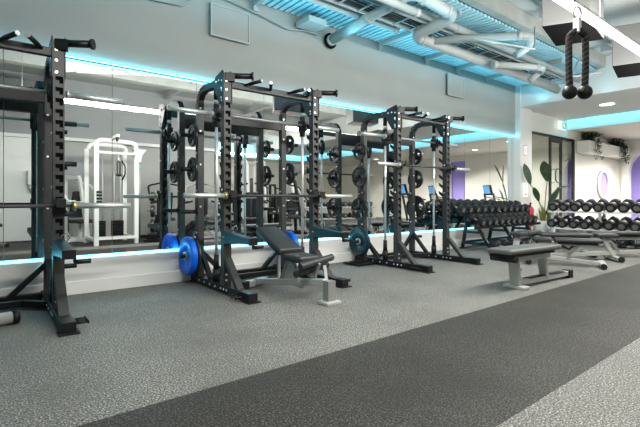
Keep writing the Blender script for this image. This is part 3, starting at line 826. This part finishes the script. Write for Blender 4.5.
MB().box(.0, .18, -.68, -.52, 0, .03).build('post_base', 'silver', lg, .006)
MB().bar((.06, -.38, .23), (.07, -.12, .39), .06, .05).bar((.0, .10, .12), (.05, -.02, .42), .05, .05).bar((.05, -.05, .36), (.05, -.38, .36), .06, .04).build('seat_frame', 'steel', b, .005)
MB().prism([(-.28, .10), (.12, .11), (.02, .24), (-.12, .36), (-.20, .20)], .0, .035, 'yz').build('pivot_plate', 'silver', b, .004)
MB().bar((.02, .18, .12), (.07, .26, .53), .03, .03).build('back_strut', 'steel', b)
for (y, z, n) in ((-.45, .37, 1), (-.37, .285, 2)):
    rl = MB().cyl((-.16, y - .02, z - .01), (.30, y + .06, z + .035), .034, 18).build('foam_roller', 'vinyl', b, .006)
MB().bar((.07, -.40, .24), (.07, -.47, .37), .03, .03).bar((.09, -.56, .2), (.16, -.44, .33), .03, .03).build('roller_arm', 'steel', b)
# bench end poking in at the left edge
b = thing('flat_bench', 'steel bench foot tube poking in at the left edge of the view', 'bench', (-.30, 3.95, 0))
MB().cyl((-.55, 0, .055), (.50, .26, .055), .048, 18).build('base_tube', 'silver', b)
MB().cyl((.47, .2525, .055), (.515, .2635, .055), .052, 18).build('foot_cap', 'rubber', b)
p = pad_mesh(1.1, .28).build('pad', 'vinyl', b); p.location = (-1.5, -.25, .46)
MB().bar((-1.2, -.2, .06), (-1.2, -.2, .40), .08, .06).bar((-.5, 0, .06), (-.55, -.22, .40), .07, .06).build('leg', 'silver', b)
MB().bar((-1.2, -.45, .03), (-1.2, .05, .03), .08, .06).build('foot', 'silver', b)

# ------------------------------------------------------------------ dumbbell rack along the mirror
def dumbbell_mesh(R, hl, L, m='rubber'):
    """along local y; heads at both ends"""
    t = bpy.data.objects.new('dumbbell', None); COL.objects.link(t); t.empty_display_size = .05
    for s in (-1, 1):
        a = s * (L / 2 - hl)
        h = MB().lathe([(0, a * 1.0 - s * 0), (R * .9, a), (R, a + s * .012), (R, a + s * (hl - .015)), (R * .93, a + s * hl), (R * .62, a + s * hl), (R * .58, a + s * (hl - .006)), (0, a + s * (hl - .006))], (0, 0, 0), (0, 1, 0), 20).build('head', m, t)
        MB().cyl((0, a + s * (hl - .006), 0), (0, a + s * (hl - .002), 0), R * .56, 18).build('end_badge', 'number', h)
    MB().cyl((0, -L / 2 + hl * .8, 0), (0, L / 2 - hl * .8, 0), .016, 12).build('handle', 'chrome', t)
    return t
rk = thing('dumbbell_rack', 'dark sloping two tier dumbbell rack standing along the mirror', 'dumbbell rack', (7.35, 4.78, 0))
for x in (.28, 1.25, 2.2):
    fr = MB().bar((x, .24, .03), (x + .0, .10, .80), .05, .05, (1, 0, 0)).bar((x, -.38, .03), (x, .02, .62), .05, .05, (1, 0, 0)).bar((x, .0, .55), (x, .10, .82), .05, .05, (1, 0, 0)).build('side_frame', 'black', rk)
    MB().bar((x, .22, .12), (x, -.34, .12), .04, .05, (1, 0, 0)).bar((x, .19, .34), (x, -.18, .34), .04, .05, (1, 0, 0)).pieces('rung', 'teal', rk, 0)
    MB().box(x - .04, x + .04, .18, .29, 0, .02).box(x - .04, x + .04, -.44, -.32, 0, .02).pieces('foot', 'rubber', fr, 0)
for y0, z0 in ((-.28, .455), (.02, .70)):
    for dy in (0, .20):
        MB().bar((-.12, y0 + dy, z0 + dy * .35), (2.5, y0 + dy, z0 + dy * .35), .03, .05).build('shelf_rail', 'black', rk)
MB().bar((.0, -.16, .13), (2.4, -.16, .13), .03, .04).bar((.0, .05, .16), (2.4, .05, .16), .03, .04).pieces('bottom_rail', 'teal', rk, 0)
db0 = dumbbell_mesh(.078, .12, .34)
tiltA = math.radians(19)
def put(root, first, loc, rot, label, group, scale=1):
    o = root if first else dup(root, loc, 0)
    o.location = loc; o.rotation_euler = rot; o.scale = (scale,) * 3
    tag(o, label, 'dumbbell', group); return o
first = True
for row, (y, z, n, nm, gr) in enumerate(((4.78 - .18, .60, 10, 'lower', 'dumbbells on the lower tier by the mirror'), (4.78 + .12, .838, 11, 'upper', 'dumbbells on the upper tier by the mirror'))):
    for k in range(n):
        x = (7.45 + 2.05 * k / (n - 1)) if row == 0 else (7.25 + 2.55 * k / (n - 1))
        put(db0, first, (x, y, z), (tiltA, 0, 0), ORD[k] + ' black dumbbell from the left on the ' + nm + ' tier along the mirror', gr, 1 + .006 * k)
        first = False
for k, x in enumerate((7.62, 7.98, 8.33)):
    put(db0, False, (x, 4.16 + .03 * k, .106), (0, 0, 0), ORD[k] + ' large dumbbell from the left on the floor before the rack along the mirror', 'large dumbbells on the floor by the mirror', 1.35)

# ------------------------------------------------------------------ dumbbell rack facing the camera, far right
NB = 9
y_first = 4.38; pitch = .229
rb = thing('dumbbell_rack', 'white two tier dumbbell rack facing the view at far right', 'dumbbell rack', (10.4, 3.35, 0))
yl, yr = y_first + .12 - 3.35, y_first - pitch * (NB - 1) - .14 - 3.35
for z in (.74, .365):
    MB().box(-.17, -.14, yr, yl, z - .05, z).build('shelf_rail', 'white', rb, .004)
    MB().box(.12, .15, yr, yl, z + .05, z + .10).build('shelf_rail', 'white', rb, .004)
MB().box(.22, .25, yr, yl, .02, .55).build('back_panel', 'white', rb)
for y in (yl - .08, yr + .08, (yl + yr) / 2):
    MB().bar((.15, y, .02), (.13, y, .95), .05, .05).bar((-.2, y, .02), (-.10, y, .74), .05, .05).bar((-.2, y, .04), (.2, y, .04), .05, .06).build('side_frame', 'silver', rb)
MB().box(-.12, .12, yr, yl, .02, .035).build('bottom_shelf', 'white', rb)
db1 = dumbbell_mesh(.098, .14, .36)
first = True
for row, (z, nm, gr) in enumerate(((.865, 'upper', 'dumbbells on the upper tier at far right'), (.49, 'lower', 'dumbbells on the lower tier at far right'))):
    for k in range(NB):
        y = y_first - pitch * k
        if row == 1: y += .03
        # axis along x, tilted towards the viewer
        put(db1, first, (10.4 - .03, y, z), (tiltA * .9, 0, -PI / 2), ORD[k] + ' round black dumbbell from the left on the ' + nm + ' tier of the far right rack', gr, 1 + .008 * k)
        first = False
def text(body, size, parent, loc, rot, m, name='weight_number'):
    c = bpy.data.curves.new(name, 'FONT'); c.body = body; c.size = size; c.extrude = .0015; c.align_x = 'CENTER'; c.align_y = 'CENTER'
    c.materials.append(M[m]); tmp = bpy.data.objects.new('lettering_source', c); COL.objects.link(tmp)
    bpy.context.view_layer.update()
    me = bpy.data.meshes.new_from_object(tmp.evaluated_get(bpy.context.evaluated_depsgraph_get())); bpy.data.objects.remove(tmp)
    o = bpy.data.objects.new(name, me); COL.objects.link(o); o.parent = parent; o.location = loc; o.rotation_euler = rot
    return o
# two hex dumbbells standing on the bottom shelf
for i, y in enumerate((3.03, 2.76)):
    t = thing('hex_dumbbell', ['black hex dumbbell marked 50 on the bottom shelf at far right', 'black hex dumbbell on the bottom shelf at the right edge'][i], 'dumbbell', (10.35, y, .145), 0, 'hex dumbbells on the bottom shelf')
    for s in (-1, 1):
        a = s * .08
        h = MB().lathe([(0, a), (.105, a), (.115, a + s * .01), (.115, a + s * .10), (.095, a + s * .12), (0, a + s * .12)], (0, 0, 0), (1, 0, 0), 6, 0, False).build('head', 'rubber', t)
        h.rotation_euler = (0, 0, 0)
        if s < 0: text('50', .09, h, (-.2015, 0, 0), (PI / 2, 0, -PI / 2), 'pale')
    MB().cyl((-.09, 0, 0), (.09, 0, 0), .017, 12).build('handle', 'chrome', t)

# potted plant between the racks
def leaf_mesh(mb, base, tip, w, droop=.1, n=8, side=None):
    base, tip = V(base), V(tip); d = tip - base
    s = V(side) if side else d.cross(V((0, 0, 1))).normalized()
    L = []
    for k in range(n + 1):
        u = k / n; c = base + d * u + V((0, 0, -droop * u * u * d.length)); ww = w * math.sin(PI * min(1, u * .93 + .07)) ** .8
        L.append((c - s * ww + V((0, 0, .25 * ww)), c, c + s * ww + V((0, 0, .25 * ww))))
    vs = [p for r in L for p in r]
    mb.add(vs, [(3 * k + j, 3 * k + j + 1, 3 * k + j + 4, 3 * k + j + 3) for k in range(n) for j in (0, 1)], 0, True)
t = thing('potted_plant', 'tall big leaved plant in a white pot between the dumbbell racks', 'plant', (10.68, 4.78, 0))
MB().lathe([(0, 0), (.20, 0), (.22, .02), (.26, .48), (.24, .48), (.22, .42), (0, .42)], (0, 0, 0)).build('pot', 'white', t)
MB().cyl((0, 0, .40), (0, 0, .435), .21, 24).build('soil', 'soil', t)
lf = MB(); stm = MB(); gr_ = MB()
tips = [((-.10, -.12, 1.42), (-.42, -.18, 1.92), .14), ((.02, -.1, .80), (.10, -.30, 1.30), .09), ((.35, -.15, 1.25), (.95, -.35, 1.36), .10), ((-.3, .0, .95), (-.52, .0, 1.30), .08), ((-.5, .1, 1.35), (-.62, .18, 1.88), .09)]
for a, b_, w in tips:
    stm.tube(arc((0, 0, .42), (a[0] * .3, a[1] * .3, a[2] * .8), a, 8), [.012] * 9, 6)
    leaf_mesh(lf, a, b_, w, .05, side=(.8, -.6, 0))
rnd = random.Random(9)
for k in range(26):
    a = rnd.uniform(0, 2 * PI); L_ = rnd.uniform(.12, .3); h = rnd.uniform(.25, .55)
    leaf_mesh(gr_, (.1 * math.cos(a), .1 * math.sin(a), .43), (L_ * math.cos(a), L_ * math.sin(a) * .8, .43 + h), .018, .1, 5)
lf.build('large_leaves', 'leaf', t); stm.build('stems', 'leafpale', t); gr_.build('grass_blades', 'grass', t)

# ------------------------------------------------------------------ triceps rope and its cable machine (machine stands right of the view, seen in the mirror)
RPX, RPY = 2.205, .835
t = thing('triceps_rope', 'black braided triceps rope with two ball ends hanging from a cable', 'rope attachment', (RPX, RPY, 1.48))
fx = V((.786, -.618, 0))   # across the view
def rope_pts(s, n=60):
    out = []
    for k in range(n + 1):
        u = k / n
        z = .05 + u * .27
        off = .036 + .004 * math.sin(u * 3)
        if u > .85: off = .036 * math.cos((u - .85) / .15 * PI / 2) + .004
        out.append(fx * (s * off) + V((0, 0, z)))
    return out
for s in (-1, 1):
    pts = rope_pts(s)
    rp = MB().tube(pts, .0145, 12).build('rope', 'rope', t)
    mb = MB()
    for j in (0, PI):
        hp = []
        for k in range(len(pts) - 2):
            a = k * .62 + j; hp.append(pts[k] + V((math.cos(a), math.sin(a), 0)) * .0135)
        mb.tube(hp, .0028, 5)
    mb.build('rope_strand', 'ropelt', rp)
    c = fx * (s * .036) + V((0, 0, .025))
    MB().lathe([(0, -.033)] + [(.033 * math.sin(PI * k / 10), -.033 * math.cos(PI * k / 10)) for k in range(1, 10)] + [(0, .033)], c, (0, 0, 1), 20).build('ball_end', 'rubber', t)
mb = MB().bar((0, 0, .305), (0, 0, .375), .03, .03).build('clamp', 'bright', t, .005)
MB().tube([fx * (.018 * math.cos(2 * PI * k / 16)) + V((0, 0, .40 + .03 * math.sin(2 * PI * k / 16))) for k in range(17)], .005, 6).build('snap_link', 'chrome', t)

cm = thing('cable_machine', 'white cable machine with black weight stacks reflected left of centre in the mirror', 'cable machine', (2.2, -.1, 0))
def leg(x, y, nm='upright', w=.09, h=2.2): return MB().box(x - w / 2, x + w / 2, y - w / 2, y + w / 2, 0, h).build(nm, 'white', cm, .006)
for x, y in ((-.34, .50), (.50, .36), (-.38, -.38), (.46, -.5)): leg(x, y, h=2.14)
for y0, y1, xx in ((.5, .36, 0), (-.38, -.5, 0)):
    pts = arc((-.34, y0, 2.12), (-.34, y0, 2.26), (-.20, y0, 2.26), 6) + arc((.36, y1, 2.26), (.50, y1, 2.26), (.50, y1, 2.12), 6)
    MB().tube(pts, .05, 12).build('arched_top', 'white', cm)
MB().box(-.34, .48, .40, .46, 1.98, 2.03).box(-.36, .46, -.42, -.36, .08, .14).box(-.34, .48, .40, .46, .12, .18).box(-.40, -.34, -.38, .48, .10, .16).box(.44, .50, -.5, .36, .10, .16).pieces('cross_member', 'white', cm, 0)
for x in (-.16, .22):
    s = MB()
    for k in range(10): s.box(x - .12, x + .12, -.22, -.06, .16 + k * .035, .19 + k * .035)
    s.build('weight_stack', 'black', cm)
    MB().cyl((x - .07, -.14, .1), (x - .07, -.14, 2.1), .012, 10).cyl((x + .07, -.14, .1), (x + .07, -.14, 2.1), .012, 10).pieces('stack_rod', 'chrome', cm, 0)
# boom reaching forward over the rope
MB().bar((-.02, .2, 2.30), (-.014, .98, 2.32), .06, .06).build('boom', 'white', cm, .006)
MB().lathe([(0, -.015), (.07, -.015), (.06, 0), (.07, .015), (0, .015)], (-.014, .88, 2.27), (1, 0, 0), 24).build('pulley', 'black', cm)
MB().cyl((-.014, .94, 2.27), (-.014, .94, 1.93), .004, 8).build('cable', 'steel', cm)
MB().tube([(.20, .35, 1.85), (.26, .40, 1.72), (.26, .40, 1.55), (.20, .38, 1.42)], .016, 8).build('hanging_handle', 'black', cm)
MB().cyl((.62, .15, 0), (.62, .15, 2.0), .035, 14).build('chrome_column', 'steel', cm)
MB().prism([(.46, 2.15), (.78, 2.15), (.68, 2.02), (.65, 1.85), (.59, 1.85), (.56, 2.02)], .10, .20, 'xz').build('column_head', 'white', cm)
MB().box(.60, .64, .185, .19, 1.72, 1.80).build('green_label', 'green', cm)
MB().box(-.36, .50, .36, .40, 1.28, 1.5).build('bar_holder', 'white', cm) if False else None
# kettlebell rack style handles on the front leg
for k in range(4): MB().cyl((-.34, .545, 1.15 - .07 * k), (-.24, .575, 1.15 - .07 * k), .02, 10).build('attachment_hook', 'black', cm)

# ------------------------------------------------------------------ equipment behind the camera, visible in the mirror
def machine(loc, rz, label, m='white', kind=0):
    t = thing('weight_machine', label, 'weight machine', loc, rz)
    MB().box(-.5, .5, -.04, .04, .0, .08).box(-.04, .04, -.6, .6, 0, .08).box(-.4, -.32, -.35, .35, 0, .08).build('base_frame', m, t, .005)
    MB().box(-.42, -.34, -.04, .04, .08, 1.55).box(-.42, .1, -.04, .04, 1.47, 1.55).bar((.1, 0, 1.5), (.38, 0, .08), .07, .07).build('main_frame', m, t, .005)
    s = MB()
    for k in range(12): s.box(-.55, -.43, -.14, .14, .1 + k * .04, .135 + k * .04)
    s.build('weight_stack', 'black', t)
    p = pad_mesh(.42, .36, .08).build('seat', 'vinyl', t); p.location = (-.05, 0, .52)
    p = pad_mesh(.62, .34, .08).build('backrest', 'vinyl', t); p.location = (-.06, 0, .58); p.rotation_euler = (0, -1.35, 0)
    MB().box(.1, .16, -.03, .03, .08, .45).build('seat_post', m, t)
    for s in (-1, 1):
        MB().tube(route([(-.2, s * .1, 1.42), (-.05, s * .42, 1.35), (.25, s * .42, .95), (.36, s * .3, .95)], .1), .022, 10).build('press_arm', m, t)
        MB().cyl((.30, s * .42, .90), (.42, s * .25, .94), .026, 10).build('hand_grip', 'rubber', t)
    return t
machine((1.7, -1.0, 0), math.radians(60), 'white framed seated machine with black pads reflected beside the left rack')
machine((4.75, -.95, 0), math.radians(110), 'grey seated press machine reflected behind the middle rack', 'silver')
machine((7.75, -1.0, 0), math.radians(80), 'white seated machine reflected between the middle rack uprights', 'white')
machine((6.9, -3.4, 0), math.radians(120), 'grey seated machine reflected far behind the middle rack', 'silver')
machine((8.4, -3.0, 0), math.radians(100), 'black seated machine reflected beside the right upright of the middle rack', 'black')
machine((3.75, -.95, 0), math.radians(95), 'black seated machine reflected just right of the white cable machine', 'black')
machine((5.6, .35, 0), math.radians(120), 'black seated machine reflected beside the incline bench backrest', 'black')
machine((6.95, .3, 0), math.radians(70), 'black seated machine reflected right of the incline bench', 'black')
# white trainer with rounded frame behind rack two
t = thing('cable_tower', 'white rounded cable tower reflected between the middle rack uprights', 'cable machine', (6.45, -1.25, 0))
for x in (-.3, .3):
    MB().tube(route([(x, -.3, 0), (x, -.3, 2.2), (x, .35, 2.2), (x, .45, 0)], .3), .05, 12).build('rounded_frame', 'white', t)
MB().box(-.3, .3, -.33, -.27, .05, .12).box(-.3, .3, -.33, -.27, 2.1, 2.16).pieces('cross_member', 'white', t, 0)
s = MB()
for k in range(12): s.box(-.12, .12, -.1, .08, .1 + k * .05, .14 + k * .05)
s.build('weight_stack', 'black', t)
# black plate tree and plate loaded frame
def plate_tree(loc, label):
    t = thing('plate_tree', label, 'plate rack', loc, .4)
    MB().box(-.3, .3, -.28, -.22, 0, .06).box(-.3, .3, .22, .28, 0, .06).box(-.03, .03, -.25, .25, .03, .08).box(-.035, .035, -.035, .035, .05, 1.2).build('tree_frame', 'black', t)
    for z in (.35, .7, 1.05):
        for s in (-1, 1):
            MB().cyl((s * .03, 0, z), (s * .25, 0, z + .02), .024, 12).build('tree_peg', 'steel', t)
    return loc
for i, loc in enumerate(((3.25, .1, 0), (5.55, -1.2, 0), (9.2, -1.6, 0))):
    plate_tree(loc, ['black plate tree reflected right of the cable machine', 'black plate tree reflected right of the middle rack', 'black plate tree reflected left of the furthest rack'][i])
    for j, (z, r) in enumerate(((.36, .16), (.71, .14), (1.06, .11))):
        for s in (-1, 1):
            c, sn = math.cos(.4), math.sin(.4)
            o = plate(loc[0] + s * .13 * c, loc[1] + s * .13 * sn, z, r, .08, 'iron', 'black plate on the %s peg, %s side of the %s plate tree in the mirror' % (['low', 'middle', 'top'][j], ['near', 'far'][s > 0], ['left', 'middle', 'right'][i]), True)
            o.rotation_euler = (0, 0, .4); o['group'] = 'plates on the reflected plate trees'
# black bench reflected at left edge
b = adj_bench('black incline bench reflected at the left edge of the mirror', (.25, -.75, 0), math.radians(150), m='rubber', back_angle=.55)
b['group'] = 'reflected benches'
b = adj_bench('grey flat bench reflected behind the left side of the middle rack', (4.0, .35, 0), math.radians(20), m='vinyl'); b['group'] = 'reflected benches'
# wall dispenser
t = thing('wall_dispenser', 'white towel dispenser on the back wall reflected beside the left rack', 'dispenser', (.92, -1.75, 1.32))
MB().box(-.14, .14, 0, .2, 0, .36).build('dispenser_case', 'white', t, .03, segs=3)
MB().cyl((0, .1, -.12), (0, .1, 0), .10, 18, r2=.12).build('dispenser_cup', 'white', t)
# treadmills
def treadmill(loc, rz, label):
    t = thing('treadmill', label, 'treadmill', loc, rz, 'treadmills reflected at the far end')
    MB().box(-.9, .9, -.42, .42, .04, .2).build('deck', 'black', t, .02)
    MB().box(-.85, .6, -.27, .27, .2, .215).build('running_belt', 'rubber', t)
    for s in (-1, 1):
        MB().bar((.65, s * .38, .2), (.85, s * .38, 1.22), .08, .05).build('upright', 'graphite', t, .01)
        MB().tube([(.84, s * .38, 1.1), (.45, s * .40, 1.02), (.2, s * .40, .98)], .022, 8).build('handrail', 'graphite', t)
    c = MB().obox((.88, 0, 1.34), (.07, .64, .40), (0, .25, 0)).build('console', 'black', t, .02)
    MB().obox((.838, 0, 1.35), (.006, .5, .29), (0, .25, 0)).obox((.922, 0, 1.35), (.006, .5, .29), (0, .25, 0)).build('screen', 'screen', c)
for i, (x, y) in enumerate(((12.7, .65), (14.6, .45), (16.0, 2.0))):
    treadmill((x, y, 0), math.radians(215), ORD[i] + ' treadmill from the left with a blue screen in the mirror')
# shelf rack of dumbbells reflected behind the racks
rk2 = thing('storage_rack', 'silver two tier storage rack reflected behind the furthest rack', 'storage rack', (8.9, .1, 0), math.radians(12))
MB().box(-1.3, 1.3, -.18, .18, .36, .40).box(-1.3, 1.3, -.18, .18, .72, .76).pieces('shelf', 'silver', rk2, 0, .004)
for x in (-1.2, 1.2): MB().box(x - .03, x + .03, -.22, .22, 0, .05).box(x - .03, x + .03, -.05, .05, 0, .9).build('side_frame', 'silver', rk2)
c, sn = math.cos(math.radians(12)), math.sin(math.radians(12))
for row, z in enumerate((.475, .835)):
    for k in range(8):
        x = -1.08 + k * .31
        put(db0, False, (8.9 + x * c, .1 + x * sn, z), (0, 0, math.radians(12)), ORD[k] + ' dumbbell from the left on the %s shelf of the storage rack in the mirror' % ['lower', 'upper'][row], 'dumbbells on the reflected storage rack', 1.0)

# ------------------------------------------------------------------ lights
def area(name, loc, rot, sx, sy, e, col):
    n = bpy.data.lights.new(name, 'AREA'); n.shape = 'RECTANGLE'; n.size = sx; n.size_y = sy; n.energy = e; n.color = col
    o = bpy.data.objects.new(name, n); COL.objects.link(o); o.location = loc; o.rotation_euler = rot; return o
CY = (.10, .72, 1)
L = XE - XL; xm = (XE + XL) / 2
area('led_wash_top', (xm, 5.158, 2.507), (-PI / 2, 0, 0), L, .012, 12, CY)       # into the room
area('led_wash_up', (xm, 5.165, 2.516), (PI, 0, 0), L, .012, 13, CY)            # up the wall
area('led_wash_low', (xm, 5.150, .392), (-PI / 2 - .0, 0, 0), L, .012, 15, CY)
area('deck_fill_cyan', (3, 4.55, 3.22), (PI, 0, 0), 14, .05, 58, (.22, .76, 1))  # added cyan uplight colouring the deck, no fixture there
area('beam_fill_cyan', (3, 3.3, 3.15), (PI + .35, 0, 0), 14, .05, 28, (.25, .78, 1))  # added cyan fill for the beam and sprayed ceiling, no fixture
area('cove_wash', (12.88, -1.2, 3.35), (0, PI / 2, 0), .03, 12, 40, CY)
def spot(loc, e, r=.15, col=(1, .96, .9), ang=150):
    n = bpy.data.lights.new('downlight_and_fill', 'SPOT'); n.energy = e; n.spot_size = math.radians(ang); n.spot_blend = .6; n.shadow_soft_size = r; n.color = col
    o = bpy.data.objects.new('downlight_and_fill', n); COL.objects.link(o); o.location = loc; return o
spot((11.3, 3.65, 3.15), 160)
for p in ((14.6, -1.2, 2.9), (15.2, 1.0, 2.9), (15.0, -4.2, 2.9), (13.9, 3.1, 2.9)): spot(p, 900)
spot((12.0, 6.6, 2.85), 420)
spot((15.6, 3.4, 2.9), 700)  # added fill brightening the far right walls, no downlight fixture above
W = bpy.data.worlds.new('world'); S.world = W; W.use_nodes = True
W.node_tree.nodes['Background'].inputs[0].default_value = (.75, .8, .82, 1)
W.node_tree.nodes['Background'].inputs[1].default_value = .5
S.view_settings.view_transform = 'Standard'
S.view_settings.look = 'Medium High Contrast'
S.view_settings.exposure = -.42
S.cycles.max_bounces = 8; S.cycles.diffuse_bounces = 4; S.cycles.glossy_bounces = 5; S.cycles.transparent_max_bounces = 8
S.cycles.sample_clamp_indirect = 4
S.cycles.use_denoising = True
